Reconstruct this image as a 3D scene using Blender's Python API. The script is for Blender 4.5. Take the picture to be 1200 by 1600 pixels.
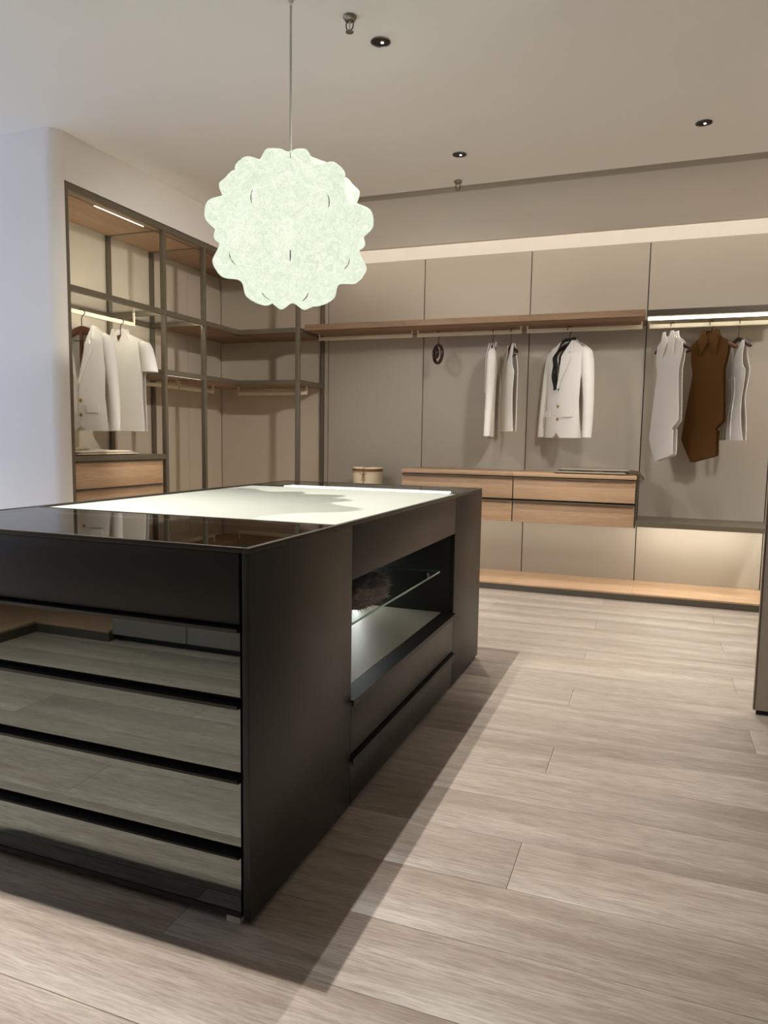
import bpy, bmesh, math, random
from mathutils import Vector, Matrix
random.seed(7)
PI = math.pi
for o in list(bpy.data.objects):
    bpy.data.objects.remove(o)
SC = bpy.context.scene
COL = SC.collection

# ------------------------------------------------------------------ camera
YAW, PIT, ROL, FPX = 0.35844771, 0.10145294, 0.0155501, 1123.42
fw = Vector((-math.sin(YAW)*math.cos(PIT), math.cos(YAW)*math.cos(PIT), -math.sin(PIT)))
rt = Vector((math.cos(YAW), math.sin(YAW), 0)); up = rt.cross(fw)
r2 = math.cos(ROL)*rt + math.sin(ROL)*up; u2 = -math.sin(ROL)*rt + math.cos(ROL)*up
cd = bpy.data.cameras.new('camera'); cam = bpy.data.objects.new('camera', cd); COL.objects.link(cam)
cd.sensor_fit = 'VERTICAL'; cd.sensor_height = 36.0; cd.sensor_width = 27.0
cd.lens = FPX/1600*36; cd.clip_start = 0.02
M = Matrix((r2, u2, -fw)).transposed().to_4x4(); M.translation = Vector((0, 0, 1.25))
cam.matrix_world = M
SC.camera = cam

# ------------------------------------------------------------------ world, exposure
W = bpy.data.worlds.new('world'); SC.world = W; W.use_nodes = True
bg = W.node_tree.nodes['Background']
bg.inputs[0].default_value = (0.54, 0.69, 1.0, 1); bg.inputs[1].default_value = 1.0
vs = SC.view_settings
vs.view_transform = 'Standard'; vs.look = 'None'; vs.exposure = 0.68; vs.gamma = 1.0; vs.use_curve_mapping = False
SC.cycles.caustics_reflective = False; SC.cycles.caustics_refractive = False
SC.cycles.max_bounces = 12; SC.cycles.diffuse_bounces = 8; SC.cycles.transparent_max_bounces = 16

# ------------------------------------------------------------------ downlight lamps (fixtures are built further down)
WARM = (1.0, 0.945, 0.88)
CEIL = 3.2
DOWN = [  # x, y, power, cone, blend, lamp radius, aim point (None = straight down), label
    (-1.37, 3.508, 165, 104, 1.0, 0.012, None, 'chrome recessed downlight nearest the pendant cord'),
    (-1.51, 1.76, 205, 106, 1.0, 0.012, None, 'chrome recessed downlight in the ceiling above the island front'),
    (-1.36, 5.00, 66, 72, 0.5, 0.02, None, 'chrome recessed downlight near the rear sprinkler and ceiling slot'),
    (0.177, 4.99, 66, 72, 0.5, 0.02, None, 'tilted chrome recessed downlight on the right side of the ceiling'),
    (-2.90, 5.00, 66, 72, 0.5, 0.02, None, 'chrome recessed downlight hidden behind the pendant lamp'),
    (1.700, 5.00, 110, 80, 0.5, 0.02, None, 'added downlight behind the partition panel bouncing light to the ceiling'),  # added out of view; its floor bounce brightens the ceiling
    (0.177, 3.50, 125, 48, 0.8, 0.16, (-1.5, 6.5, 1.25), 'added aimed downlight just above the top right of the view'),  # added unseen lamp, lifts and softens the rear wall light
    (1.700, 3.50, 180, 48, 0.8, 0.16, (0.1, 6.5, 1.25), 'added aimed downlight in the ceiling beyond the partition panel'),  # likewise added out of frame, for the right part of the rear wall
    (-2.95, 2.45, 120, 46, 0.8, 0.16, (-1.3, 6.5, 1.25), 'added aimed downlight above the view facing the rear wall'),  # added opposite the right-hand spots to even out garment shadows
    (0.177, 2.75, 290, 46, 0.8, 0.10, (-4.1, 5.4, 1.55), 'added aimed downlight above the view brightening the left rack'),  # added off the ceiling grid to brighten the left rack
    (-2.95, 1.80, 200, 84, 0.6, 0.03, None, 'added bounce downlight over the hidden aisle left of the island'),  # added fill: lit hidden floor bounces onto ceiling and rack
    (-4.60, 2.00, 90, 84, 0.6, 0.03, None, 'added bounce downlight over the entrance left of the island'),  # added unseen lamp, more bounce from the entrance floor
]
def spot(x, y, p, cone, bl, rad, aim, z=CEIL-0.022):
    l = bpy.data.lights.new('downlight_lamp', 'SPOT'); l.energy = p; l.color = WARM
    l.spot_blend = bl
    l.spot_size = math.radians(cone); l.shadow_soft_size = rad
    o = bpy.data.objects.new('downlight_lamp', l); COL.objects.link(o); o.location = (x, y, z)
    d = Vector((0, 0, -1)) if aim is None else Vector(aim)-o.location
    o.rotation_euler = d.to_track_quat('-Z', 'Y').to_euler()
    return o

# ------------------------------------------------------------------ materials
def s2l(c):
    return tuple((v/12.92 if v <= 0.04045 else ((v+0.055)/1.055)**2.4) for v in c)
def rgb(r, g, b):
    return s2l((r/255, g/255, b/255))+(1,)
MATS = {}
def mat(name, col, rough=0.5, metal=0.0, spec=0.5, var=0.0, vscale=8.0, bump=0.0, coat=0.0, stretch=(1, 1, 1)):
    m = bpy.data.materials.new(name); m.use_nodes = True; nt = m.node_tree
    b = nt.nodes['Principled BSDF']
    b.inputs['Base Color'].default_value = col; b.inputs['Roughness'].default_value = rough
    b.inputs['Metallic'].default_value = metal; b.inputs['Specular IOR Level'].default_value = spec
    b.inputs['Coat Weight'].default_value = coat
    if var or bump:
        tc = nt.nodes.new('ShaderNodeTexCoord'); mp = nt.nodes.new('ShaderNodeMapping')
        mp.inputs['Scale'].default_value = stretch
        n = nt.nodes.new('ShaderNodeTexNoise'); n.inputs['Scale'].default_value = vscale; n.inputs['Detail'].default_value = 6
        nt.links.new(tc.outputs['Object'], mp.inputs[0]); nt.links.new(mp.outputs[0], n.inputs['Vector'])
        if var:
            mr = nt.nodes.new('ShaderNodeMapRange'); mr.inputs[3].default_value = 1-var; mr.inputs[4].default_value = 1+var
            mx = nt.nodes.new('ShaderNodeMix'); mx.data_type = 'RGBA'; mx.blend_type = 'MULTIPLY'; mx.inputs[0].default_value = 1
            mx.inputs[6].default_value = col
            nt.links.new(n.outputs[0], mr.inputs[0]); nt.links.new(mr.outputs[0], mx.inputs[7]); nt.links.new(mx.outputs[2], b.inputs['Base Color'])
        if bump:
            bp = nt.nodes.new('ShaderNodeBump'); bp.inputs['Strength'].default_value = bump; bp.inputs['Distance'].default_value = 0.004
            nt.links.new(n.outputs[0], bp.inputs['Height']); nt.links.new(bp.outputs[0], b.inputs['Normal'])
    MATS[name] = m
    return m
def wood(name, c1, c2, c3, stretch, scale=1.0, rough=0.5, perobj=True, knots=False, varobj=0.10, bump=0.08, fine=14):
    """grain along the axis whose stretch is small"""
    m = bpy.data.materials.new(name); m.use_nodes = True; nt = m.node_tree; N = nt.nodes; L = nt.links
    b = N['Principled BSDF']; b.inputs['Roughness'].default_value = rough
    tc = N.new('ShaderNodeTexCoord'); oi = N.new('ShaderNodeObjectInfo')
    off = N.new('ShaderNodeVectorMath'); off.operation = 'SCALE'; off.inputs[0].default_value = (37.0, 23.0, 11.0)
    L.new(oi.outputs['Random'], off.inputs['Scale'])
    add = N.new('ShaderNodeVectorMath'); L.new(tc.outputs['Object'], add.inputs[0])
    if perobj: L.new(off.outputs[0], add.inputs[1])
    mp = N.new('ShaderNodeMapping'); mp.inputs['Scale'].default_value = stretch; L.new(add.outputs[0], mp.inputs[0])
    n1 = N.new('ShaderNodeTexNoise'); n1.inputs['Scale'].default_value = 2.2*scale; n1.inputs['Detail'].default_value = 5; n1.inputs['Distortion'].default_value = 0.9
    n2 = N.new('ShaderNodeTexNoise'); n2.inputs['Scale'].default_value = fine*scale; n2.inputs['Detail'].default_value = 8; n2.inputs['Roughness'].default_value = 0.65
    L.new(mp.outputs[0], n1.inputs['Vector']); L.new(mp.outputs[0], n2.inputs['Vector'])
    r1 = N.new('ShaderNodeValToRGB'); r1.color_ramp.elements[0].position = 0.30; r1.color_ramp.elements[1].position = 0.72
    r1.color_ramp.elements[0].color = c2; r1.color_ramp.elements[1].color = c1
    L.new(n1.outputs[0], r1.inputs[0])
    r2_ = N.new('ShaderNodeValToRGB'); r2_.color_ramp.elements[0].position = 0.36; r2_.color_ramp.elements[1].position = 0.60
    r2_.color_ramp.elements[0].color = (1, 1, 1, 1); r2_.color_ramp.elements[1].color = (0, 0, 0, 1)
    L.new(n2.outputs[0], r2_.inputs[0])
    mx = N.new('ShaderNodeMix'); mx.data_type = 'RGBA'
    fac = N.new('ShaderNodeMath'); fac.operation = 'MULTIPLY'; fac.inputs[1].default_value = 0.55 if knots else 0.42
    L.new(r2_.outputs[0], fac.inputs[0]); L.new(fac.outputs[0], mx.inputs[0]); L.new(r1.outputs[0], mx.inputs[6]); mx.inputs[7].default_value = c3
    out = mx.outputs[2]
    if knots:
        mk_ = N.new('ShaderNodeMapping'); mk_.inputs['Scale'].default_value = (0.45, 2.0, 1.0); L.new(add.outputs[0], mk_.inputs[0])
        vz = N.new('ShaderNodeTexVoronoi'); vz.inputs['Scale'].default_value = 3.0; vz.inputs['Randomness'].default_value = 1.0
        nd = N.new('ShaderNodeTexNoise'); nd.inputs['Scale'].default_value = 9
        L.new(mk_.outputs[0], nd.inputs['Vector'])
        ad = N.new('ShaderNodeMix'); ad.data_type = 'RGBA'; ad.blend_type = 'ADD'; ad.inputs[0].default_value = 0.22
        L.new(mk_.outputs[0], ad.inputs[6]); L.new(nd.outputs[1], ad.inputs[7]); L.new(ad.outputs[2], vz.inputs['Vector'])
        rk = N.new('ShaderNodeValToRGB'); rk.color_ramp.elements[0].position = 0.02; rk.color_ramp.elements[1].position = 0.12
        rk.color_ramp.elements[0].color = (0.72, 0.72, 0.72, 1); rk.color_ramp.elements[1].color = (0, 0, 0, 1)
        L.new(vz.outputs['Distance'], rk.inputs[0])
        gk = N.new('ShaderNodeMath'); gk.operation = 'MULTIPLY'
        sp = N.new('ShaderNodeSeparateColor'); L.new(vz.outputs['Color'], sp.inputs[0])
        gt = N.new('ShaderNodeMath'); gt.operation = 'GREATER_THAN'; gt.inputs[1].default_value = 0.62; L.new(sp.outputs[0], gt.inputs[0])
        L.new(rk.outputs[0], gk.inputs[0]); L.new(gt.outputs[0], gk.inputs[1])
        m2 = N.new('ShaderNodeMix'); m2.data_type = 'RGBA'; L.new(gk.outputs[0], m2.inputs[0]); L.new(out, m2.inputs[6])
        m2.inputs[7].default_value = (c3[0]*0.62, c3[1]*0.58, c3[2]*0.52, 1); out = m2.outputs[2]
    if varobj:
        mr = N.new('ShaderNodeMapRange'); mr.inputs[3].default_value = 1-varobj; mr.inputs[4].default_value = 1+varobj
        L.new(oi.outputs['Random'], mr.inputs[0])
        m3 = N.new('ShaderNodeMix'); m3.data_type = 'RGBA'; m3.blend_type = 'MULTIPLY'; m3.inputs[0].default_value = 1
        L.new(out, m3.inputs[6]); L.new(mr.outputs[0], m3.inputs[7]); out = m3.outputs[2]
    L.new(out, b.inputs['Base Color'])
    bp = N.new('ShaderNodeBump'); bp.inputs['Strength'].default_value = bump; bp.inputs['Distance'].default_value = 0.002
    L.new(n2.outputs[0], bp.inputs['Height']); L.new(bp.outputs[0], b.inputs['Normal'])
    MATS[name] = m
    return m
def emit(name, col, strength):
    m = bpy.data.materials.new(name); m.use_nodes = True; nt = m.node_tree
    nt.nodes.remove(nt.nodes['Principled BSDF'])
    e = nt.nodes.new('ShaderNodeEmission'); e.inputs[0].default_value = col; e.inputs[1].default_value = strength
    nt.links.new(e.outputs[0], nt.nodes['Material Output'].inputs[0]); MATS[name] = m
    return m
def thin_glass(name, tint, ior=1.5, extra=0.0):
    m = bpy.data.materials.new(name); m.use_nodes = True; nt = m.node_tree; N = nt.nodes
    N.remove(N['Principled BSDF'])
    t = N.new('ShaderNodeBsdfTransparent'); t.inputs[0].default_value = tint
    g = N.new('ShaderNodeBsdfGlossy'); g.inputs['Roughness'].default_value = 0.0
    # Schlick reflectance on the face the ray enters by; the far face of the pane just lets it through
    f0 = ((ior-1)/(ior+1))**2+extra
    lw = N.new('ShaderNodeLayerWeight'); lw.inputs[0].default_value = 0.5
    pw = N.new('ShaderNodeMath'); pw.operation = 'POWER'; pw.inputs[1].default_value = 5.0; nt.links.new(lw.outputs['Facing'], pw.inputs[0])
    ml = N.new('ShaderNodeMath'); ml.operation = 'MULTIPLY_ADD'; ml.inputs[1].default_value = 1-f0; ml.inputs[2].default_value = f0; nt.links.new(pw.outputs[0], ml.inputs[0])
    ge = N.new('ShaderNodeNewGeometry'); iv = N.new('ShaderNodeMath'); iv.operation = 'SUBTRACT'; iv.inputs[0].default_value = 1.0; nt.links.new(ge.outputs['Backfacing'], iv.inputs[1])
    a = N.new('ShaderNodeMath'); a.operation = 'MULTIPLY'; nt.links.new(ml.outputs[0], a.inputs[0]); nt.links.new(iv.outputs[0], a.inputs[1])
    mx = N.new('ShaderNodeMixShader')
    nt.links.new(a.outputs[0], mx.inputs[0]); nt.links.new(t.outputs[0], mx.inputs[1]); nt.links.new(g.outputs[0], mx.inputs[2])
    nt.links.new(mx.outputs[0], N['Material Output'].inputs[0]); MATS[name] = m
    return m

mat('ceiling_paint', rgb(242, 242, 237), 0.85, var=0.012, vscale=3)
mat('wall_paint', rgb(238, 234, 228), 0.8, var=0.012, vscale=3)
mat('panel', rgb(182, 174, 160), 0.5, spec=0.35, var=0.02, vscale=2.5)
mat('fascia_paint', rgb(240, 230, 214), 0.8, var=0.012, vscale=3)
mat('slot', rgb(196, 186, 170), 0.7)  # darker than the fascia, so the slot reads as shaded
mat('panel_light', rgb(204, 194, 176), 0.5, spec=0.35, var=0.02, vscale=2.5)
mat('seam', rgb(38, 33, 28), 0.7)
mat('bronze', rgb(112, 104, 88), 0.38, metal=0.25, spec=0.4, var=0.03, vscale=20)
mat('bronze_dark', rgb(80, 73, 60), 0.42, metal=0.2, spec=0.4)
mat('plinth', rgb(92, 87, 76), 0.5, metal=0.2, spec=0.4, var=0.03, vscale=6)
mat('black', rgb(17, 15, 13), 0.5)
mat('island', rgb(41, 37, 31), 0.42, spec=0.45, var=0.04, vscale=5)
mat('island_edge', rgb(66, 61, 54), 0.35, metal=0.4)
mat('niche_side', rgb(52, 52, 50), 0.35)
mat('lip', rgb(24, 22, 20), 0.5)
mat('chrome', rgb(150, 150, 155), 0.12, metal=1.0)
mat('smoked_mirror', rgb(134, 140, 137), 0.02, metal=1.0, var=0.0)
mat('cream_leather', rgb(176, 180, 170), 0.55, spec=0.3, var=0.02, vscale=6, bump=0.05)
mat('tray', rgb(24, 22, 20), 0.8)
mat('display_floor', rgb(196, 190, 176), 0.45, var=0.02)
mat('rod', rgb(226, 215, 188), 0.4, var=0.01)
mat('white_cloth', rgb(236, 233, 226), 0.8, spec=0.2, var=0.015, vscale=10, bump=0.03)
mat('brown_cloth', rgb(86, 56, 21), 0.75, spec=0.2, var=0.04, vscale=14, bump=0.03)
mat('black_cloth', rgb(16, 14, 14), 0.8, var=0.1, vscale=40)
mat('towel', rgb(232, 222, 202), 0.95, spec=0.1, var=0.05, vscale=90, bump=0.5)
mat('blanket', rgb(150, 140, 126), 0.95, spec=0.1, var=0.25, vscale=120, bump=0.6)
mat('fringe', rgb(112, 98, 80), 0.95, spec=0.1, var=0.2, vscale=60)
mat('fur', rgb(140, 132, 126), 0.9, spec=0.2, var=0.7, vscale=14)
mat('button', rgb(168, 132, 70), 0.35, metal=0.3)
mat('hook', rgb(60, 50, 42), 0.3, metal=0.9)
mat('boxcream', rgb(228, 212, 180), 0.6, var=0.02)
mat('boxbrown', rgb(122, 86, 52), 0.6, var=0.05)
mat('door_grey', rgb(150, 147, 138), 0.5, var=0.02)
mat('deflector', rgb(150, 145, 132), 0.3, metal=0.9)
mat('bulb_clear', rgb(225, 222, 210), 0.2)
mat('foot_white', rgb(205, 200, 190), 0.5)
mat('cord', rgb(205, 202, 190), 0.5)
mat('wire', rgb(70, 72, 84), 0.5)
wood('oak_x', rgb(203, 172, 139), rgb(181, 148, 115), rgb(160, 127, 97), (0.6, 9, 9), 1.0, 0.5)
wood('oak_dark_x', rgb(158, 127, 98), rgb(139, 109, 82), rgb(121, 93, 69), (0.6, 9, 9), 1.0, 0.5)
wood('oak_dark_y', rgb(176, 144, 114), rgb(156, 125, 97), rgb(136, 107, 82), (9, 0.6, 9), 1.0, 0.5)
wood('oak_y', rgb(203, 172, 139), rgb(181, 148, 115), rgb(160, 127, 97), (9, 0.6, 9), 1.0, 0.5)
wood('walnut', rgb(112, 66, 42), rgb(84, 47, 30), rgb(58, 32, 22), (2, 12, 12), 3.0, 0.35, varobj=0.15)
wood('hanger_dark', rgb(66, 42, 32), rgb(48, 30, 24), rgb(34, 22, 18), (2, 12, 12), 3.0, 0.35, varobj=0.15)
wood('plank', rgb(199, 188, 176), rgb(166, 153, 140), rgb(124, 110, 98), (0.42, 5.5, 4), 1.0, 0.40, knots=True, varobj=0.05, bump=0.12, fine=30)
emit('led', (1.0, 0.95, 0.84, 1), 3.2)
emit('led_cove', (1.0, 0.90, 0.80, 1), 15.0)
emit('led_rack', (1.0, 0.94, 0.78, 1), 30)
emit('led_shelf', (1.0, 0.95, 0.84, 1), 6.0)
emit('led_under', (1.0, 0.93, 0.80, 1), 30.0)
emit('led_drawer', (1.0, 0.90, 0.78, 1), 12.0)
emit('led_display', (0.96, 1.0, 0.95, 1), 17.0)
emit('led_top', (0.97, 1.0, 0.98, 1), 3.2)
emit('led_dot', (1.0, 0.95, 0.9, 1), 8.0)
thin_glass('top_glass', (0.86, 0.87, 0.86, 1), 1.55, 0.03)
thin_glass('shelf_glass', (0.94, 0.97, 0.95, 1), 1.5)
thin_glass('rack_glass', (0.97, 0.98, 0.97, 1), 1.45)
mat('glass_edge', rgb(120, 165, 155), 0.15)

# ------------------------------------------------------------------ helpers
def rootof(p):
    while p.parent: p = p.parent
    return p
def thing(name, label, cat, loc=(0, 0, 0), rz=0.0, group=None):
    o = bpy.data.objects.new(name, None); COL.objects.link(o); o.empty_display_size = 0.1
    o.location = loc; o.rotation_euler = (0, 0, rz)
    if label: o['label'] = label
    if cat: o['category'] = cat
    if group: o['group'] = group
    return o
def tag(o, label, cat, group=None):
    o['label'] = label; o['category'] = cat
    if group: o['group'] = group
    return o
def struct(o, label=None):
    o['kind'] = 'structure'
    if label: o['label'] = label
    return o
def mk(name, V, F, m, parent=None, smooth=False, ang=35, local=False):
    """V in world coordinates (or in the parent's own frame when local)"""
    V = [Vector(v) for v in V]
    me = bpy.data.meshes.new(name)
    if parent is None:
        lo = Vector((min(v.x for v in V), min(v.y for v in V), min(v.z for v in V))); hi = Vector((max(v.x for v in V), max(v.y for v in V), 0))
        org = Vector(((lo.x+hi.x)/2, (lo.y+hi.y)/2, lo.z))
    elif local: org = Vector((0, 0, 0))
    else: org = Vector(rootof(parent).location)
    me.from_pydata([v-org for v in V], [], F)
    bm = bmesh.new(); bm.from_mesh(me); bmesh.ops.recalc_face_normals(bm, faces=bm.faces); bm.to_mesh(me); bm.free()
    me.materials.append(MATS[m])
    if smooth:
        for p in me.polygons: p.use_smooth = True
        me.set_sharp_from_angle(angle=math.radians(ang))
    o = bpy.data.objects.new(name, me); COL.objects.link(o)
    if parent is None: o.location = org
    else: o.parent = parent
    return o
class MB:
    def __init__(s): s.V = []; s.F = []
    def add(s, V, F):
        n = len(s.V); s.V += [Vector(v) for v in V]; s.F += [tuple(i+n for i in f) for f in F]; return s
    def box(s, x, y, z):
        (x0, x1), (y0, y1), (z0, z1) = x, y, z
        return s.add([(x0, y0, z0), (x1, y0, z0), (x1, y1, z0), (x0, y1, z0), (x0, y0, z1), (x1, y0, z1), (x1, y1, z1), (x0, y1, z1)],
                     [(0, 3, 2, 1), (4, 5, 6, 7), (0, 1, 5, 4), (1, 2, 6, 5), (2, 3, 7, 6), (3, 0, 4, 7)])
    def tube(s, pts, r, n=10, cap=True):
        pts = [Vector(p) for p in pts]; rr = r if isinstance(r, (list, tuple)) else [r]*len(pts)
        V = []; F = []; ref = None
        for i, p in enumerate(pts):
            t = (pts[min(i+1, len(pts)-1)]-pts[max(i-1, 0)]).normalized()
            if ref is None:
                ref = Vector((0, 0, 1)) if abs(t.z) < 0.9 else Vector((1, 0, 0))
            a = t.cross(ref).normalized(); b = a.cross(t).normalized(); ref = b
            rx = rr[i] if isinstance(rr[i], (list, tuple)) else (rr[i], rr[i])
            for k in range(n):
                th = 2*PI*k/n; V.append(p+a*math.cos(th)*rx[0]+b*math.sin(th)*rx[1])
        for i in range(len(pts)-1):
            for k in range(n):
                F.append((i*n+k, i*n+(k+1) % n, (i+1)*n+(k+1) % n, (i+1)*n+k))
        if cap: F += [tuple(range(n))[::-1], tuple((len(pts)-1)*n+k for k in range(n))]
        return s.add(V, F)
    def lathe(s, prof, c, n=32, ax='z', cap=True):
        V = []; F = []
        for r, h in prof:
            for k in range(n):
                th = 2*PI*k/n; a, b = r*math.cos(th), r*math.sin(th)
                V.append({'z': (c[0]+a, c[1]+b, c[2]+h), 'y': (c[0]+a, c[1]+h, c[2]+b), 'x': (c[0]+h, c[1]+a, c[2]+b)}[ax])
        for i in range(len(prof)-1):
            for k in range(n): F.append((i*n+k, i*n+(k+1) % n, (i+1)*n+(k+1) % n, (i+1)*n+k))
        if cap: F += [tuple(range(n))[::-1], tuple((len(prof)-1)*n+k for k in range(n))]
        return s.add(V, F)
    def torus(s, c, R, r, rotf=None, n=36, m=10):
        V = []; F = []
        for i in range(n):
            a = 2*PI*i/n
            for j in range(m):
                b = 2*PI*j/m; v = Vector(((R+r*math.cos(b))*math.cos(a), r*math.sin(b), (R+r*math.cos(b))*math.sin(a)))
                V.append((rotf @ v if rotf else v)+Vector(c))
        for i in range(n):
            for j in range(m): F.append((i*m+j, ((i+1) % n)*m+j, ((i+1) % n)*m+(j+1) % m, i*m+(j+1) % m))
        return s.add(V, F)
    def sheet(s, rows, nc, yf, th, dy=0.0):
        """cloth panel: rows (z, uL, uR); yf(u, z) gives its bulge; th its thickness"""
        V = []; F = []; nr = len(rows)
        for sd in (-1, 1):
            for z, a, b in rows:
                for j in range(nc+1):
                    u = a+(b-a)*j/nc; V.append((u, yf(u, z)+dy+sd*th/2, z))
        st = nr*(nc+1); ix = lambda q, i, j: q*st+i*(nc+1)+j
        for i in range(nr-1):
            for j in range(nc):
                F.append((ix(0, i, j), ix(0, i, j+1), ix(0, i+1, j+1), ix(0, i+1, j))); F.append((ix(1, i, j), ix(1, i+1, j), ix(1, i+1, j+1), ix(1, i, j+1)))
            for j in (0, nc): F.append((ix(0, i, j), ix(0, i+1, j), ix(1, i+1, j), ix(1, i, j)))
        for i in (0, nr-1):
            for j in range(nc): F.append((ix(0, i, j), ix(0, i, j+1), ix(1, i, j+1), ix(1, i, j)))
        return s.add(V, F)
    def loft(s, rows, n=20, e=2.4):
        """rows (z, uL, uR, depth, yc)"""
        V = []; F = []
        for z, a, b, d, yc in rows:
            for k in range(n):
                th = 2*PI*k/n; c, q = math.cos(th), math.sin(th)
                V.append(((a+b)/2+(b-a)/2*math.copysign(abs(c)**(2/e), c), yc+d/2*math.copysign(abs(q)**(2/e), q), z))
        for i in range(len(rows)-1):
            for k in range(n): F.append((i*n+k, i*n+(k+1) % n, (i+1)*n+(k+1) % n, (i+1)*n+k))
        F += [tuple(range(n))[::-1], tuple((len(rows)-1)*n+k for k in range(n))]
        return s.add(V, F)
    def build(s, name, m, parent=None, smooth=False, ang=35, local=False):
        return mk(name, s.V, s.F, m, parent, smooth, ang, local)
def box(name, x, y, z, m, parent=None, bev=0.0, local=False):
    b = MB().box(x, y, z)
    o = b.build(name, m, parent, local=local)
    if bev:
        bm = bmesh.new(); bm.from_mesh(o.data)
        bmesh.ops.bevel(bm, geom=list(bm.edges), offset=bev, segments=2, profile=0.5, affect='EDGES'); bm.to_mesh(o.data); bm.free()
        for p in o.data.polygons: p.use_smooth = True
        o.data.set_sharp_from_angle(angle=math.radians(50))
    return o

# ------------------------------------------------------------------ the room
XL, XR, Y0, YW = -6.4, 2.1, -1.02, 6.52
RX = -3.69          # front plane of the left rack
floor = struct(box('floor', (XL, XR), (Y0, YW+0.12), (-0.10, -0.012), 'seam'), 'grey brown oak plank floor')
PW, PL = 0.2525, 2.32
row0 = int(math.floor((Y0-1.905)/PW))
k = row0
SHARED = {}
while True:
    a = 1.905+k*PW; b = a+PW
    if a >= YW: break
    a2, b2 = max(a, Y0), min(b, YW)
    x = -0.33+((1.547*k) % PL)
    while x > XL: x -= PL
    while x < XR:
        p, q = max(x, XL), min(x+PL, XR)
        if q-p > 0.02:
            key = (round(q-p, 4), round(b2-a2, 4))
            g = 0.0006
            if key not in SHARED:
                o = box('plank', (p+g, q-g), (a2+g, b2-g), (-0.012, 0.0), 'plank', None, bev=0.0008)
                SHARED[key] = o.data
            else:
                o = bpy.data.objects.new('plank', SHARED[key]); COL.objects.link(o)
            o.location = ((p+q)/2, (a2+b2)/2, -0.012)
            o.parent = floor; o.matrix_parent_inverse = Matrix.Translation(-Vector(floor.location))
        x += PL
    k += 1

# ceiling with the slot in front of the fascia
cb = MB().box((XL, XR), (Y0, 5.60), (CEIL, CEIL+0.08)).box((XL, XR), (5.74, YW+0.12), (CEIL+0.15, CEIL+0.23)).box((XL, XR), (5.56, 5.60), (CEIL+0.08, CEIL+0.23)).box((XL, XR), (5.60, 5.74), (CEIL+0.15, CEIL+0.23))
struct(cb.build('ceiling', 'ceiling_paint'), 'plain off white ceiling with recessed lights')
box('slot_shade_profile', (RX+0.003, XR-0.003), (5.722, 5.7295), (CEIL+0.001, CEIL+0.148), 'slot', bpy.data.objects['ceiling'])  # strip at the slot's back; its darker colour stands in for shade
struct(box('trim_1', (RX+0.002, XR-0.002), (5.73, 5.765), (2.815, CEIL+0.148), 'fascia_paint'), 'painted fascia board hanging below the ceiling slot')
wb = struct(box('wall_back', (-4.30, XR), (YW+0.022, YW+0.12), (0, CEIL+0.15), 'wall_paint'), 'rear wall covered in tall taupe panels')
wl = struct(box('wall_left', (-4.42, -4.302), (3.86, YW+0.12), (0, 2.893), 'wall_paint'), 'panelled wall behind the left rack')
struct(box('wall_right', (XR, XR+0.1), (Y0, YW+0.12), (0, CEIL+0.15), 'wall_paint'))
struct(box('wall_front', (-4.32, XR), (Y0-0.1, Y0), (0, CEIL), 'wall_paint'))
# pilaster with rounded corner, and the bulkhead above the rack in the same plane
rr = 0.085; PYF = 3.735
prof = [(XL, PYF)]
for i in range(13):
    a = -PI/2+PI/2*i/12; prof.append((RX-rr+rr*math.cos(a), PYF+rr+rr*math.sin(a)))
prof_low = prof+[(XL, PYF+rr)]
def prism(poly, z0, z1):
    n = len(poly); b = MB()
    return b.add([(x, y, z0) for x, y in poly]+[(x, y, z1) for x, y in poly],
                 [tuple(range(n)), tuple(range(n, 2*n))]+[(i, (i+1) % n, n+(i+1) % n, n+i) for i in range(n)])
struct(prism(prof_low, 0, CEIL).build('wall_left_pilaster', 'wall_paint', smooth=True, ang=50), 'smooth white pilaster with rounded corner at the left edge')
struct(box('wall_left_upper', (-4.42, RX), (PYF+rr+0.001, 5.729), (2.896, CEIL), 'wall_paint'), 'white bulkhead above the left rack')
struct(box('wall_left_upper_rear', (-4.42, RX), (5.731, YW+0.021), (2.896, CEIL+0.149), 'wall_paint'))
struct(box('wall_left_front', (-4.42, -4.30), (Y0, 0.30), (0, CEIL), 'wall_paint'))

# taupe panels, each its own board; dark profile behind every joint
SEAMS = [-4.278, -3.095, -3.05, -2.073, -1.095, -0.12, 0.855, 1.83, XR]
g = 0.004
for a, b in zip(SEAMS[:-1], SEAMS[1:]):
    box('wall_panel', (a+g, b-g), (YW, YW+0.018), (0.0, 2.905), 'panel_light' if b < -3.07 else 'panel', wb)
for x in SEAMS[1:-1]:
    box('joint_profile', (x-0.012, x+0.012), (YW+0.0185, YW+0.0215), (0.0, 2.905), 'seam', wb)
YS = [3.86, 4.865, 5.40, 5.95, YW]
for a, b in zip(YS[:-1], YS[1:]):
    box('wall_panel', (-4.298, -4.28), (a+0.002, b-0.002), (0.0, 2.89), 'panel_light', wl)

# cove light hidden behind the fascia
cl = thing('cove_light', 'hidden light strip washing the white wall above the taupe panels', 'light strip', (-0.8, 5.78, 2.9))
box('profile', (RX+0.05, XR-0.1), (5.767, 5.785), (2.97, 3.02), 'plinth', cl)
box('led_strip', (RX+0.06, XR-0.11), (5.786, 5.790), (2.98, 3.01), 'led_cove', cl)

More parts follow.
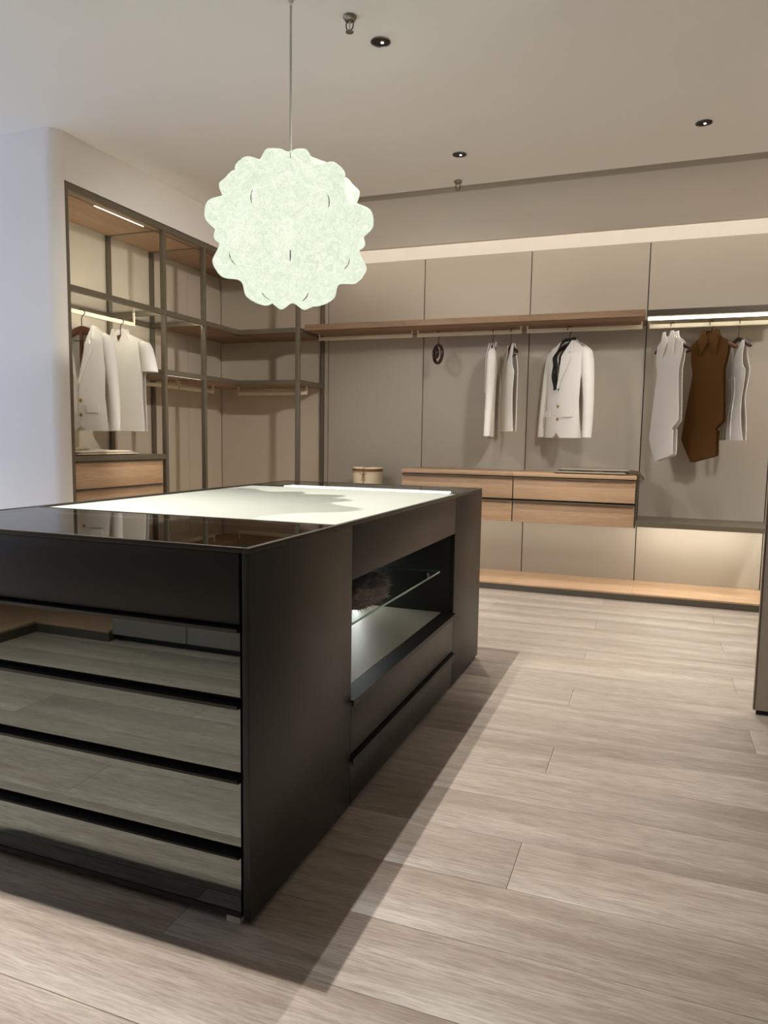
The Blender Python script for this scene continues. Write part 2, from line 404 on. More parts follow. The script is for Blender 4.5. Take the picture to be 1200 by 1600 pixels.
# ------------------------------------------------------------------ platform along the rear wall and under the rack
def platform(name, label, boards, fr, group=None):
    xs = [b[0][0] for b in boards]; ys = [b[1][0] for b in boards]
    t = thing(name, label, 'platform', (min(xs), min(ys), 0), group=group)
    for x, y, w in boards: box('board', x, y, (0.036, 0.062), w, t, bev=0.001)
    for x, y in fr: box('plinth', x, y, (0.001, 0.035), 'plinth', t)
    return t
pb = []
for a, b in ((-3.10, -2.073), (-2.073, -1.095), (-1.095, -0.12), (-0.12, 0.855), (0.855, 2.09)):
    pb.append(((a+0.0008, b-0.0008), (5.935, YW-0.001), 'oak_x'))
t = thing('platform', 'low oak platform with bronze plinth along the rear wall', 'platform', (-1.0, 5.93, 0))
for x, y, w in pb: box('board', x, y, (0.050, 0.062), w, t)
box('plinth', (-3.10, -1.35), (5.935, YW-0.001), (0.001, 0.0495), 'plinth', t)
box('plinth', (-1.348, 2.09), (5.935, YW-0.001), (0.001, 0.0495), 'plinth', t)
t = thing('platform', 'low oak platform under the left open rack, mostly behind the island', 'platform', (-3.9, 3.84, 0))
for a, b in ((3.84, 4.86), (4.86, 5.40), (5.40, 6.518)): box('board', (-4.279, RX+0.03), (a+0.0008, b-0.0008), (0.050, 0.062), 'oak_y', t)
box('board', (RX+0.031, -3.102), (5.935, 6.518), (0.050, 0.062), 'oak_x', t)
box('plinth', (-4.279, RX+0.03), (3.84, 6.518), (0.001, 0.0495), 'plinth', t)
box('plinth', (RX+0.031, -3.102), (5.935, 6.518), (0.001, 0.0495), 'plinth', t)

# ------------------------------------------------------------------ rear wall shelves with hanging rods
RODZ, RODY = 2.178, 6.26
def rod_x(t, x0, x1, z=RODZ, y=RODY, zs=2.222, m='rod'):
    r = box('hanging_rod', (x0, x1), (y-0.0075, y+0.0075), (z-0.017, z+0.017), m, t, bev=0.003)
    for x in (x0+0.006, x1-0.006): box('bracket', (x-0.006, x+0.006), (y-0.0075, y+0.0075), (z+0.017, zs), m, r)
    return r
def rod_y(t, y0, y1, z, x, zs, m='rod'):
    r = box('hanging_rod', (x-0.0075, x+0.0075), (y0, y1), (z-0.016, z+0.016), m, t, bev=0.003)
    for y in (y0+0.006, y1-0.006): box('bracket', (x-0.0075, x+0.0075), (y-0.006, y+0.006), (z+0.016, zs), m, r)
    return r
WS = [(-3.048, -2.0735, 'oak wall shelf next to the corner rack, empty pale rod below'),
      (-2.0725, -1.0955, 'middle oak wall shelf whose rod holds the ring hanger and a vest'),
      (-1.0945, -0.125, 'oak wall shelf whose rod holds the white suit jacket')]
for i, (a, b, lab) in enumerate(WS):
    t = thing('wall_shelf', lab, 'shelf', ((a+b)/2, 6.26, 2.22), group='oak wall shelves')
    bd = MB().box((a, b), (6.0, YW-0.001), (2.236, 2.272)).box((a, b), (6.0, 6.034), (2.222, 2.236)).box((a, b), (6.046, YW-0.001), (2.222, 2.236))
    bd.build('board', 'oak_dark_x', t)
    box('light_groove', (a+0.002, b-0.002), (6.0345, 6.0455), (2.2212, 2.2355), 'black', t)
    rod_x(t, a+0.02, b-0.022)
t = thing('wall_shelf', 'dark bronze wall shelf with glowing white light strip at upper right', 'shelf', (0.37, 6.26, 2.22))
a, b = -0.115, 0.85
MB().box((a, b), (6.0, 6.03), (2.222, 2.266)).box((a, b), (6.03, YW-0.001), (2.246, 2.266)).box((a, b), (6.212, 6.235), (2.216, 2.246)).build('board', 'bronze_dark', t)
box('underside', (a+0.002, b-0.002), (6.0305, 6.1795), (2.232, 2.2455), 'rod', t)
box('led_strip', (a+0.01, b-0.01), (6.180, 6.2115), (2.220, 2.2455), 'led_shelf', t)
box('underside', (a+0.002, b-0.002), (6.2355, YW-0.001), (2.236, 2.2455), 'rod', t)
rod_x(t, a+0.02, b-0.012, zs=2.236)
def low_shelf(a, b, label):
    t = thing('low_shelf', label, 'shelf', ((a+b)/2, 6.26, 0.585), group=None)
    MB().box((a, b), (6.0, 6.02), (0.587, 0.625)).box((a, b), (6.02, YW-0.001), (0.606, 0.625)).build('board', 'bronze', t)
    box('led_strip', (a+0.02, b-0.02), (6.28, 6.31), (0.599, 0.6055), 'led_under', t)
    return t
low_shelf(-0.115, 0.85, 'thin bronze low shelf glowing underneath, right of the oak drawers')
low_shelf(-3.046, -2.092, 'thin bronze low shelf behind the island carrying the round box')

# oak drawer units
def drawer_unit(x0, x1, label):
    t = thing('drawer_unit', label, 'drawers', ((x0+x1)/2, 6.26, 0.573), group='oak wall drawers')
    box('top', (x0, x1), (5.992, YW-0.001), (0.958, 0.988), 'oak_x', t, bev=0.001)
    box('body', (x0+0.002, x1-0.002), (6.035, YW-0.001), (0.574, 0.957), 'bronze_dark', t)
    for z0, z1 in ((0.768, 0.945), (0.575, 0.748)):
        d = box('drawer', (x0+0.003, x1-0.004), (6.008, 6.030), (z0, z1), 'oak_x', t, bev=0.001)
        box('handle', (x0+0.003, x1-0.004), (5.980, 6.030), (z1+0.001, z1+0.006), 'bronze', d)
    box('led_strip', (x0+0.02, x1-0.02), (6.30, 6.32), (0.5675, 0.5735), 'led_drawer', t)
    return t
drawer_unit(-2.088, -1.103, 'oak two drawer unit half hidden behind the island corner')
drawer_unit(-1.101, -0.128, 'oak two drawer unit with grey blanket on top')
box('end_panel', (-0.127, -0.119), (6.0, YW-0.001), (0.574, 0.985), 'bronze_dark', bpy.data.objects['drawer_unit.001'])

# ------------------------------------------------------------------ the open rack in the left corner
rk = thing('open_rack', 'bronze metal open wardrobe rack wrapping the left corner', 'wardrobe rack', (-3.9, 3.83, 0.062))
PA, PB, PC, PD = 3.836, 4.845, 5.385, 5.95     # y of posts on the left run; PD is the rear run's front
def post(x, y, sx=0.04, sy=0.03, z0=0.0625, z1=2.89):
    return box('post', (x-sx/2, x+sx/2), (y-sy/2, y+sy/2), (z0, z1), 'bronze', rk, bev=0.002)
FX = RX-0.02
post(FX, PA); post(FX, PB); post(FX, PC)
post(-4.262, PB+0.02, 0.03, 0.035); post(-4.262, PC+0.02, 0.03, 0.035); post(-4.262, PA+0.02, 0.03, 0.035)
post(-3.09, PD, 0.04, 0.03); post(-3.11, 6.503, 0.03, 0.03)
def rail(x, y, z): return box('rail', x, y, z, 'bronze', rk)
def level(z0, z1, y_start, wood_from, tag_):
    # front rails of the left run, bay by bay; then the rear run
    ends = [e for e in (PA, PB, PC) if e >= y_start-0.01]
    for i, e in enumerate(ends):
        nxt = ends[i+1]-0.0155 if i+1 < len(ends) else PD+0.0145
        rail((RX-0.03, RX-0.002), (e+0.0155, nxt), (z0, z1))
    rail((RX-0.0015, -3.1105), (PD-0.0145, PD+0.0145), (z0, z1))
    rail((-3.105, -3.075), (PD+0.0155, 6.4875), (z0, z1))
    for e in ends: rail((-4.246, FX-0.021), (e-0.013, e+0.013), (z0, z1-0.001))
    for i, e in enumerate(ends):
        nxt = ends[i+1]+0.0015 if i+1 < len(ends) else 6.5
        if e < wood_from-0.01: rail((-4.277, -4.25), (e+0.0385, nxt), (z0, z1-0.001))
level(2.848, 2.89, PA, PA, 'top'); level(2.200, 2.241, PA, PC, 'mid'); level(1.733, 1.775, PB, PB, 'low')
def wood_shelf(zb, zt, y0, y1, splits):
    ys = [y0]+splits+[y1]
    for a, b in zip(ys[:-1], ys[1:]):
        # board with a light groove near its front edge
        bb = MB().box((-4.245, RX-0.10), (a, b), (zb, zt)).box((RX-0.088, RX-0.031), (a, b), (zb, zt)).box((RX-0.10, RX-0.088), (a, b), (zb+0.008, zt))
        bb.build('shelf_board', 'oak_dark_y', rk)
        box('light_groove', (RX-0.0995, RX-0.0885), (a, b), (zb-0.0006, zb+0.0075), 'black', rk)
def rear_board(zb, zt):
    bb = MB().box((-4.245, -3.112), (PD+0.10, 6.515), (zb, zt)).box((RX-0.10, -3.112), (PD+0.0150, PD+0.088), (zb, zt)).box((RX-0.10, -3.112), (PD+0.088, PD+0.10), (zb+0.008, zt))
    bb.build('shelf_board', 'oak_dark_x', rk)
    box('light_groove', (RX-0.0995, -3.113), (PD+0.0885, PD+0.0995), (zb-0.0006, zb+0.0075), 'black', rk)
wood_shelf(2.852, 2.886, PA+0.014, PD+0.0999, [PB, PC]); rear_board(2.852, 2.886)
wood_shelf(2.204, 2.236, PC+0.014, PD+0.0999, []); rear_board(2.204, 2.236)
wood_shelf(1.737, 1.770, PB+0.014, PD+0.0999, [PC]); rear_board(1.737, 1.770)
for a, b in ((PA, PB), (PB, PC)):
    box('glass_shelf', (-4.248, RX-0.032), (a+0.015, b-0.015), (2.226, 2.234), 'rack_glass', rk)
# light strips of the rack
box('led_strip', (RX-0.0975, RX-0.0905), (4.19, 4.71), (2.849, 2.8513), 'led', rk)
box('led_strip', (RX-0.036, RX-0.0315), (PA+0.03, PB-0.03), (2.207, 2.223), 'led_rack', rk)
box('led_strip', (RX-0.036, RX-0.0315), (PB+0.03, PC-0.03), (2.207, 2.223), 'led_rack', rk)
box('led_strip', (RX-0.0355, RX-0.0315), (PB+0.03, PC-0.03), (1.7331, 1.7365), 'led', rk)
rod_y(rk, PA+0.02, PB-0.02, 2.132, -3.98, 2.226)
rod_y(rk, PB+0.03, PC-0.012, 1.674, -3.98, 1.737)
rod_y(rk, PC+0.012, PD-0.02, 1.674, -3.98, 1.737)
rod_x(rk, -3.90, -3.14, 1.674, 6.24, 1.737)

# chest of drawers in the first bay
t = thing('chest_of_drawers', 'oak chest of drawers with bronze top inside the left rack', 'drawers', (-3.98, 4.34, 0.062))
box('top', (-4.243, RX-0.004), (PA+0.018, PB-0.017), (1.062, 1.100), 'bronze', t)
box('body', (-4.243, RX-0.045), (PA+0.022, PB-0.018), (0.063, 1.061), 'bronze_dark', t)
for i in range(5):
    z1 = 1.050-i*0.196; z0 = z1-0.184
    d = box('drawer', (RX-0.040, RX-0.022), (PA+0.030, PB-0.035), (z0, z1), 'oak_y', t, bev=0.001)
    box('handle', (RX-0.040, RX-0.008), (PA+0.030, PB-0.035), (z1+0.001, z1+0.006), 'bronze', d)
# the top overlaps the post B in plan on purpose only visually; keep it in front of the post
bpy.data.objects['chest_of_drawers'].children[0].scale = (1, 1, 1)

# ------------------------------------------------------------------ the display island
IX0, IX1, IY0, IY1, IZ0, IZ1 = -2.150, -0.905, 1.492, 3.990, 0.018, 0.982
isl = thing('display_island', 'black display island with glass and cream top and mirrored drawers', 'island', ((IX0+IX1)/2, (IY0+IY1)/2, 0))
S1, S2 = 2.132, 3.420
T = 0.020
for sx in (0, 1):       # long sides: near panel, top rail panel, far panel
    x = (IX1-T, IX1) if sx else (IX0, IX0+T)
    box('side_panel', x, (IY0, S1-0.002), (IZ0, 0.968), 'island', isl, bev=0.001)
    box('side_panel', x, (S2+0.002, IY1), (IZ0, 0.968), 'island', isl, bev=0.001)
    box('top_panel', x, (S1, S2), (0.790, 0.968), 'island', isl, bev=0.001)
    for z0, z1 in ((0.196, 0.376), (0.022, 0.172)):
        d = box('drawer', (x[0]-(-0.000), x[1]), (S1+0.001, S2-0.001), (z0, z1), 'island', isl, bev=0.001)
        s = 1 if sx else -1; xo = x[1] if sx else x[0]
        hb = MB().box(tuple(sorted((xo-s*0.060, xo+s*0.014))), (S1-0.010, S2+0.010), (z1+0.006, z1+0.012)).box(tuple(sorted((xo+s*0.009, xo+s*0.014))), (S1-0.010, S2+0.010), (z1-0.008, z1+0.006))
        hb.build('handle', 'lip', d)
box('end_panel', (IX0+T+0.001, IX1-T-0.001), (IY1-T, IY1), (IZ0, 0.968), 'island', isl)
# top frame
for x, y in (((IX0, IX0+0.016), (IY0, IY1)), ((IX1-0.016, IX1), (IY0, IY1)), ((IX0+0.0165, IX1-0.0165), (IY0, IY0+0.012)), ((IX0+0.0165, IX1-0.0165), (IY1-0.012, IY1)), ((IX0+0.0165, IX1-0.0165), (2.022, 2.030)), ((IX0+0.0165, IX1-0.0165), (3.562, 3.570))):
    box('top_frame', x, y, (0.9685, 0.9745 if y[0] > 3.5 and y[1] < 3.6 else IZ1), 'island_edge', isl, bev=0.0008)
box('glass_pane', (IX0+0.017, IX1-0.017), (IY0+0.0125, 2.0215), (0.9735, 0.9805), 'top_glass', isl)
box('cream_top', (IX0+0.017, IX1-0.017), (2.0305, 3.5615), (0.9600, 0.9745), 'cream_leather', isl, bev=0.001)
box('glass_pane', (IX0+0.017, IX1-0.017), (3.5705, IY1-0.0125), (0.9735, 0.9805), 'top_glass', isl)
box('display_tray', (IX0+T+0.001, IX1-T-0.001), (IY0+0.024, 2.020), (0.862, 0.872), 'tray', isl)
box('display_tray', (IX0+T+0.001, IX1-T-0.001), (3.572, IY1-T-0.001), (0.862, 0.872), 'tray', isl)
box('led_strip', (IX0+0.16, IX1-0.12), (3.665, 3.765), (0.964, 0.9728), 'led_top', isl)
# interior of the display niche
box('partition', (IX0+T+0.001, IX1-T-0.001), (S1-0.022, S1-0.002), (0.020, 0.962), 'niche_side', isl)
box('partition', (IX0+T+0.001, IX1-T-0.001), (S2+0.002, S2+0.022), (0.020, 0.962), 'niche_side', isl)
box('niche_floor', (-1.62, IX1-T-0.042), (S1, S2), (0.374, 0.388), 'display_floor', isl)
box('niche_ceiling', (-1.62, IX1-T-0.001), (S1, S2), (0.800, 0.815), 'black', isl)
box('niche_back', (-1.64, -1.621), (S1, S2), (0.30, 0.96), 'display_floor', isl)
gs = box('glass_shelf', (-1.60, -0.945), (S1+0.012, 3.300), (0.612, 0.620), 'shelf_glass', isl)
box('polished_edge', (-0.9449, -0.9432), (S1+0.012, 3.300), (0.612, 0.620), 'glass_edge', gs)
box('polished_edge', (-1.60, -0.9432), (3.3001, 3.3015), (0.612, 0.620), 'glass_edge', gs)
for y in (3.300, ): MB().lathe([(0.007, 0), (0.007, 0.024)], (-0.99, y-0.03, 0.587), 12).build('shelf_pin', 'chrome', isl, True)
box('led_strip', (-1.428, -1.410), (3.392, 3.402), (0.40, 0.79), 'led_display', isl)
# front: top fascia and mirrored drawers with dark grip lips
FXa, FXb = IX0+T+0.002, IX1-T-0.010
box('front_panel', (FXa, FXb), (IY0+0.002, IY0+0.020), (0.790, 0.967), 'island', isl, bev=0.001)
box('carcass', (FXa, FXb+0.009), (IY0+0.030, IY0+0.045), (0.020, 0.960), 'black', isl)
for z0, z1 in ((0.604, 0.768), (0.410, 0.574), (0.212, 0.381), (0.036, 0.181)):
    d = box('drawer', (FXa, FXb), (IY0+0.006, IY0+0.024), (z0, z1), 'smoked_mirror', isl)
    d['label'] = 'smoked mirror drawer front'
    zt = z1+0.013
    MB().add([(FXa, IY0+0.024, zt), (FXb, IY0+0.024, zt), (FXb, IY0-0.012, zt), (FXa, IY0-0.012, zt),
              (FXa, IY0+0.024, zt-0.011), (FXb, IY0+0.024, zt-0.011), (FXb, IY0-0.006, zt-0.011), (FXa, IY0-0.006, zt-0.011)],
             [(0, 1, 2, 3), (4, 7, 6, 5), (0, 4, 5, 1), (1, 5, 6, 2), (2, 6, 7, 3), (3, 7, 4, 0)]).build('handle', 'lip', d)
box('bottom_rail', (FXa, FXb), (IY0+0.004, IY0+0.024), (0.020, 0.034), 'island', isl)
for x in (IX0+0.055, IX1-0.055):
    for y in (IY0+0.035, (IY0+IY1)/2, IY1-0.05):
        box('foot', (x-0.020, x+0.020), (y-0.028, y+0.020), (0.0005, 0.0195), 'foot_white', isl)

# fur piece on the glass shelf
t = thing('fur_stole', 'dark and grey fur piece lying on the island glass shelf', 'fur', (-1.08, 2.50, 0.6205))
bmf = bmesh.new(); bmesh.ops.create_icosphere(bmf, subdivisions=5, radius=1.0)
from mathutils import noise
for v in bmf.verts:
    d = v.co.normalized(); n1 = noise.noise(d*2.2+Vector((3, 1, 5))); n2 = noise.noise(d*7)
    r = 1+0.28*n1+0.10*n2
    v.co = Vector((d.x*0.13*r, d.y*0.25*r, max(d.z*0.062*r, -0.045)))
zmin = min(v.co.z for v in bmf.verts)
V = [Vector((v.co.x, v.co.y, v.co.z-zmin+0.001)) for v in bmf.verts]; NRM = [v.normal.copy() for v in bmf.verts]
F = [tuple(x.index for x in f.verts) for f in bmf.faces]; bmf.free()
mk('pelt', V, F, 'fur', t, True, 180, True)
sb = MB()
for i, (v, n) in enumerate(zip(V, NRM)):
    if v.z < 0.012 or random.random() > 0.75: continue
    d = (n+Vector((random.uniform(-.6, .6), random.uniform(-.6, .6), random.uniform(-.2, .4)))).normalized()
    a = d.orthogonal().normalized()*0.0016; b = d.cross(a)
    e = v+d*random.uniform(0.012, 0.024); e.z = max(e.z, 0.002)
    sb.add([v+a, v-a*0.5+b*0.8, v-a*0.5-b*0.8, e], [(0, 1, 3), (1, 2, 3), (2, 0, 3)])
o = sb.build('fur_strands', 'fur', t, local=True); o['kind'] = 'stuff'

# ------------------------------------------------------------------ the pendant lamp
LC = Vector((-1.625, 3.05, 2.190))
pl = thing('pendant_lamp', 'glowing white cocoon pendant lamp with rounded knobs over the island', 'lamp', LC)
m = bpy.data.materials.new('cocoon'); m.use_nodes = True; nt = m.node_tree; N = nt.nodes; L = nt.links
N.remove(N['Principled BSDF'])
tc = N.new('ShaderNodeTexCoord'); n1 = N.new('ShaderNodeTexNoise'); n1.inputs['Scale'].default_value = 17; n1.inputs['Detail'].default_value = 9; n1.inputs['Roughness'].default_value = 0.75; n1.inputs['Distortion'].default_value = 2.2
L.new(tc.outputs['Object'], n1.inputs['Vector'])
n3 = N.new('ShaderNodeTexNoise'); n3.inputs['Scale'].default_value = 75; n3.inputs['Detail'].default_value = 4; n3.inputs['Distortion'].default_value = 4.0; L.new(tc.outputs['Object'], n3.inputs['Vector'])
av = N.new('ShaderNodeMath'); av.operation = 'ADD'; L.new(n1.outputs[0], av.inputs[0]); L.new(n3.outputs[0], av.inputs[1])
rp = N.new('ShaderNodeValToRGB'); rp.color_ramp.elements[0].position = 0.72/2; rp.color_ramp.elements[1].position = 1.22/2
rp.color_ramp.elements[0].color = (0.58, 0.67, 0.49, 1); rp.color_ramp.elements[1].color = (0.94, 1.0, 0.84, 1)
hv = N.new('ShaderNodeMath'); hv.operation = 'MULTIPLY'; hv.inputs[1].default_value = 0.5; L.new(av.outputs[0], hv.inputs[0]); L.new(hv.outputs[0], rp.inputs[0])
em = N.new('ShaderNodeEmission'); em.inputs[1].default_value = 0.65; L.new(rp.outputs[0], em.inputs[0])
df = N.new('ShaderNodeBsdfDiffuse'); df.inputs[0].default_value = (0.07, 0.07, 0.065, 1)
ad = N.new('ShaderNodeAddShader'); L.new(em.outputs[0], ad.inputs[0]); L.new(df.outputs[0], ad.inputs[1]); L.new(ad.outputs[0], N['Material Output'].inputs[0])
MATS['cocoon'] = m
caz = math.atan2(-LC.y, -LC.x)      # direction towards the viewer's side of the room
def sph(az, la): return Vector((math.cos(la)*math.cos(caz+az), math.cos(la)*math.sin(caz+az), math.sin(la)))
D2 = PI/180
ARCS = []
for la, off in ((6, 22.5), (-32, 0), (-66, 22.5), (42, 0), (72, 22.5)):
    n = 8 if abs(la) < 60 else 6
    for i in range(n):
        az = (off+i*360/n)*D2
        bw = math.sin(az)*4.0*D2/max(0.45, math.cos(la*D2))
        ARCS.append([sph(az+bw*(1-q*q), (la+q*(6.5 if abs(la) < 60 else 7.5))*D2) for q in (-1, -0.5, 0, 0.5, 1)])
RB, RT = 0.310, 0.412
def lamp_r(d):
    best = 0
    for A in ARCS:
        dm = max(d.dot(p) for p in A)
        if dm > 0.75:
            a = math.acos(min(1, dm))/D2
            best += (1/(1+(a/5.6)**2))**3
    best = min(1.05, best**(1/3))
    return RB+(RT-RB)*best
bml = bmesh.new(); bmesh.ops.create_icosphere(bml, subdivisions=6, radius=1.0)
V = []
for v in bml.verts:
    d = v.co.normalized(); r = lamp_r(d); V.append(Vector((d.x*r, d.y*r, d.z*r*0.88)))
F = [tuple(x.index for x in f.verts) for f in bml.faces]; bml.free()
for it in range(4):     # relax
    acc = [Vector() for _ in V]; cnt = [0]*len(V)
    for f in F:
        for i in range(3):
            acc[f[i]] += V[f[(i+1) % 3]]; cnt[f[i]] += 1
    V = [v*0.4+(a/c)*0.6 for v, a, c in zip(V, acc, cnt)]
from mathutils.bvhtree import BVHTree
BV = BVHTree.FromPolygons(V, F)
mk('shade', V, F, 'cocoon', pl, True, 180, True)
for A in ARCS:
    pts = []
    for i in range(9):
        q = i/8*4; j = min(3, int(q)); d = (A[j]*(1-(q-j))+A[j+1]*(q-j)).normalized()
        e = Vector((d.x, d.y, d.z*0.88)).normalized(); hit = BV.ray_cast(Vector((0, 0, 0)), e)[0]
        pts.append(hit-e*(0.0012+0.0022*(abs(i-4)/4)**2))
    MB().tube(pts, [0.0010, 0.0022]+[0.0028]*5+[0.0022, 0.0010], 6).build('wire_rib', 'wire', pl, True, 60, True)
MB().tube([(0, 0, 0.335), (0, 0, CEIL-LC.z-0.03)], 0.0055, 8).build('cord', 'cord', pl, True, 60, True)
MB().lathe([(0.008, -0.02), (0.014, -0.012), (0.016, -0.001)], (0, 0, CEIL-LC.z), 24).build('canopy', 'cord', pl, True, 40, True)

# ------------------------------------------------------------------ ceiling fixtures
for x, y, p, cone, bl, rad, aim, lab in DOWN:
    t = thing('downlight', lab, 'downlight', (x, y, CEIL-0.015), group='recessed ceiling downlights')
    MB().lathe([(0.050, 0.0145), (0.050, 0.011), (0.046, 0.010), (0.043, 0.0125), (0.043, 0.0145)], (0, 0, 0), 32).build('trim_ring', 'chrome', t, True, 40, True)
    MB().lathe([(0.0425, 0.0120), (0.030, 0.0135), (0.012, 0.0140)], (0, 0, 0), 32).build('reflector', 'black', t, True, 40, True)
    MB().lathe([(0.007, 0.0105), (0.007, 0.0118)], (0.006, 0.006, 0), 16).build('led_chip', 'led_dot', t, True, 40, True)
    spot(x, y, p, cone, bl, rad, aim)
for x, y, lab in ((-1.43, 3.262, 'small brass fire sprinkler hanging beside the front downlight'), (-1.50, 5.49, 'small fire sprinkler hanging near the ceiling slot')):
    t = thing('sprinkler', lab, 'sprinkler', (x, y, CEIL-0.075), group='ceiling sprinklers')
    MB().lathe([(0.030, 0.0745), (0.032, 0.068), (0.024, 0.056), (0.014, 0.052)], (0, 0, 0), 24).build('flange', 'deflector', t, True, 40, True)
    for s in (-1, 1): MB().tube([(s*0.012, 0, 0.056), (s*0.019, 0, 0.040), (s*0.016, 0, 0.024), (s*0.005, 0, 0.010)], 0.0028, 8).build('frame_arm', 'hook', t, True, 60, True)
    MB().tube([(0, 0, 0.054), (0, 0, 0.034), (0, 0, 0.012)], [0.0025, 0.004, 0.0025], 8).build('glass_bulb', 'bulb_clear', t, True, 60, True)
    MB().lathe([(0.006, 0.012), (0.019, 0.008), (0.019, 0.0055), (0.004, 0.004)], (0, 0, 0), 20).build('deflector', 'deflector', t, True, 40, True)

# ------------------------------------------------------------------ partition on the right edge
t = thing('partition_panel', 'tall taupe partition panel with dark base at the right edge', 'partition', (1.2, 3.655, 0))
box('face_panel', (0.492, XR-0.01), (3.640, 3.668), (0.022, 2.40), 'panel', t, bev=0.001)
box('edge_strip', (0.486, 0.4915), (3.638, 3.670), (0.022, 2.40), 'bronze', t, bev=0.001)
box('base_strip', (0.500, XR-0.01), (3.648, 3.662), (0.0005, 0.0215), 'black', t)

# ------------------------------------------------------------------ cabinets behind the viewer, seen in the mirrored drawers
for i in range(4):
    x0 = -3.035+i*1.085
    t = thing('wardrobe', ['grey wardrobe next to the oak platform, reflected in the mirrored drawers', 'grey wardrobe behind the viewer facing the island front',
                           'second grey wardrobe behind the viewer from the reflected corner platform', 'last grey wardrobe behind the viewer near the right wall'][i], 'wardrobe', (x0+0.54, -0.7, 0))
    box('body', (x0+0.001, x0+1.083), (Y0+0.002, -0.447), (0.045, 2.45), 'bronze_dark', t)
    box('plinth', (x0+0.001, x0+1.083), (Y0+0.03, -0.47), (0.0005, 0.0445), 'black', t)
    for j in (0, 1):
        d = box('door', (x0+0.004+j*0.5415, x0+0.538+j*0.5415), (-0.445, -0.425), (0.045, 2.45), 'door_grey', t, bev=0.001)
        box('handle', (x0+(0.515 if j == 0 else 0.552), x0+(0.533 if j == 0 else 0.570)), (-0.4245, -0.412), (0.95, 1.35), 'bronze_dark', d)
t = thing('platform', 'low oak corner platform behind the viewer, reflected in the mirrored drawers', 'platform', (-3.6, -0.7, 0))
box('board', (-3.61, -3.042), (Y0+0.002, -0.405), (0.056, 0.070), 'oak_x', t); box('board', (-4.298, -3.611), (Y0+0.002, 0.25), (0.056, 0.070), 'oak_y', t)
box('plinth', (-3.61, -3.042), (Y0+0.002, -0.405), (0.0005, 0.0555), 'plinth', t); box('plinth', (-4.298, -3.611), (Y0+0.002, 0.25), (0.0005, 0.0555), 'plinth', t)

# ------------------------------------------------------------------ small things on shelves
t = thing('hat_box', 'round cream box with brown lid band and string bow', 'box', (-2.51, 6.25, 0.6255))
MB().lathe([(0.134, 0.0), (0.136, 0.004), (0.136, 0.318)], (0, 0, 0), 48).build('body', 'boxcream', t, True, 40, True)
lid = MB().lathe([(0.141, 0.3185), (0.141, 0.352), (0.137, 0.357)], (0, 0, 0), 48).build('lid', 'boxcream', t, True, 40, True)
MB().lathe([(0.1415, 0.322), (0.1425, 0.324), (0.1425, 0.346), (0.1415, 0.348)], (0, 0, 0), 48, cap=False).build('band', 'boxbrown', lid, True, 40, True)
fd = Vector((0.10, -0.995, 0)); sd = Vector((0.995, 0.10, 0)); c0 = fd*0.146
MB().tube([c0+Vector((0, 0, 0.02)), c0+Vector((0, 0, 0.30)), fd*0.148+Vector((0, 0, 0.357)), Vector((0, 0, 0.3605)), -fd*0.146+Vector((0, 0, 0.358)), -fd*0.146+Vector((0, 0, 0.05))], 0.0025, 6).build('string', 'boxbrown', t, True, 60, True)
for s in (-1, 1):
    MB().tube([c0+Vector((0, 0, 0.30)), c0+fd*0.01+sd*s*0.022+Vector((0, 0, 0.318)), c0+fd*0.012+sd*s*0.034+Vector((0, 0, 0.305)), c0+fd*0.01+sd*s*0.018+Vector((0, 0, 0.293)), c0+Vector((0, 0, 0.30))], 0.0025, 6).build('bow_loop', 'boxbrown', t, True, 60, True)
    MB().tube([c0+Vector((0, 0, 0.30)), c0+fd*0.004+sd*s*0.012+Vector((0, 0, 0.27)), c0+fd*0.004+sd*s*0.016+Vector((0, 0, 0.235))], 0.0022, 6).build('bow_tail', 'boxbrown', t, True, 60, True)

def cloth_slab(name, x, y, z, m, parent, amp=0.003, seed=0, r=0.010):
    """soft folded layer: rounded box with a wavy surface"""
    bm = bmesh.new(); bmesh.ops.create_cube(bm, size=1.0)
    bmesh.ops.bevel(bm, geom=list(bm.edges), offset=0.0, segments=1, affect='EDGES') if False else None
    bm.free()
    nx, ny = 26, 16; b = MB(); V = []; F = []
    xc, yc = (x[0]+x[1])/2, (y[0]+y[1])/2; hx, hy = (x[1]-x[0])/2, (y[1]-y[0])/2; h = z[1]-z[0]
    for s in (1, 0):
        for i in range(nx+1):
            for j in range(ny+1):
                u, w = -1+2*i/nx, -1+2*j/ny
                e = max(abs(u), abs(w)); ed = min(1, min((1-abs(u))*hx, (1-abs(w))*hy)/r); k_ = math.sqrt(max(0, 1-(1-ed)**2))
                n = noise.noise(Vector((u*2.5+seed, w*2.5, seed)))*amp + noise.noise(Vector((u*9+seed, w*9, seed)))*amp*0.4
                wob = 1+0.012*noise.noise(Vector((w*3, u*3, seed+5)))
                zz = z[0]+h/2+(h/2*k_+(n*k_ if s else 0))*(1 if s else -1)
                V.append((xc+u*hx*wob, yc+w*hy*wob, max(zz, z[0])))
    st = (nx+1)*(ny+1); ix = lambda s, i, j: s*st+i*(ny+1)+j
    for i in range(nx):
        for j in range(ny):
            F.append((ix(0, i, j), ix(0, i+1, j), ix(0, i+1, j+1), ix(0, i, j+1))); F.append((ix(1, i, j), ix(1, i, j+1), ix(1, i+1, j+1), ix(1, i+1, j)))
    for i in range(nx):
        for j in (0, ny): F.append((ix(0, i, j), ix(0, i+1, j), ix(1, i+1, j), ix(1, i, j)))
    for j in range(ny):
        for i in (0, nx): F.append((ix(0, i, j), ix(0, i, j+1), ix(1, i, j+1), ix(1, i, j)))
    b.add(V, F)
    return b.build(name, m, parent, True, 70)
t = thing('blanket', 'folded grey woven blanket with fringe on the oak drawer unit', 'blanket', (-0.48, 6.2, 0.9885))
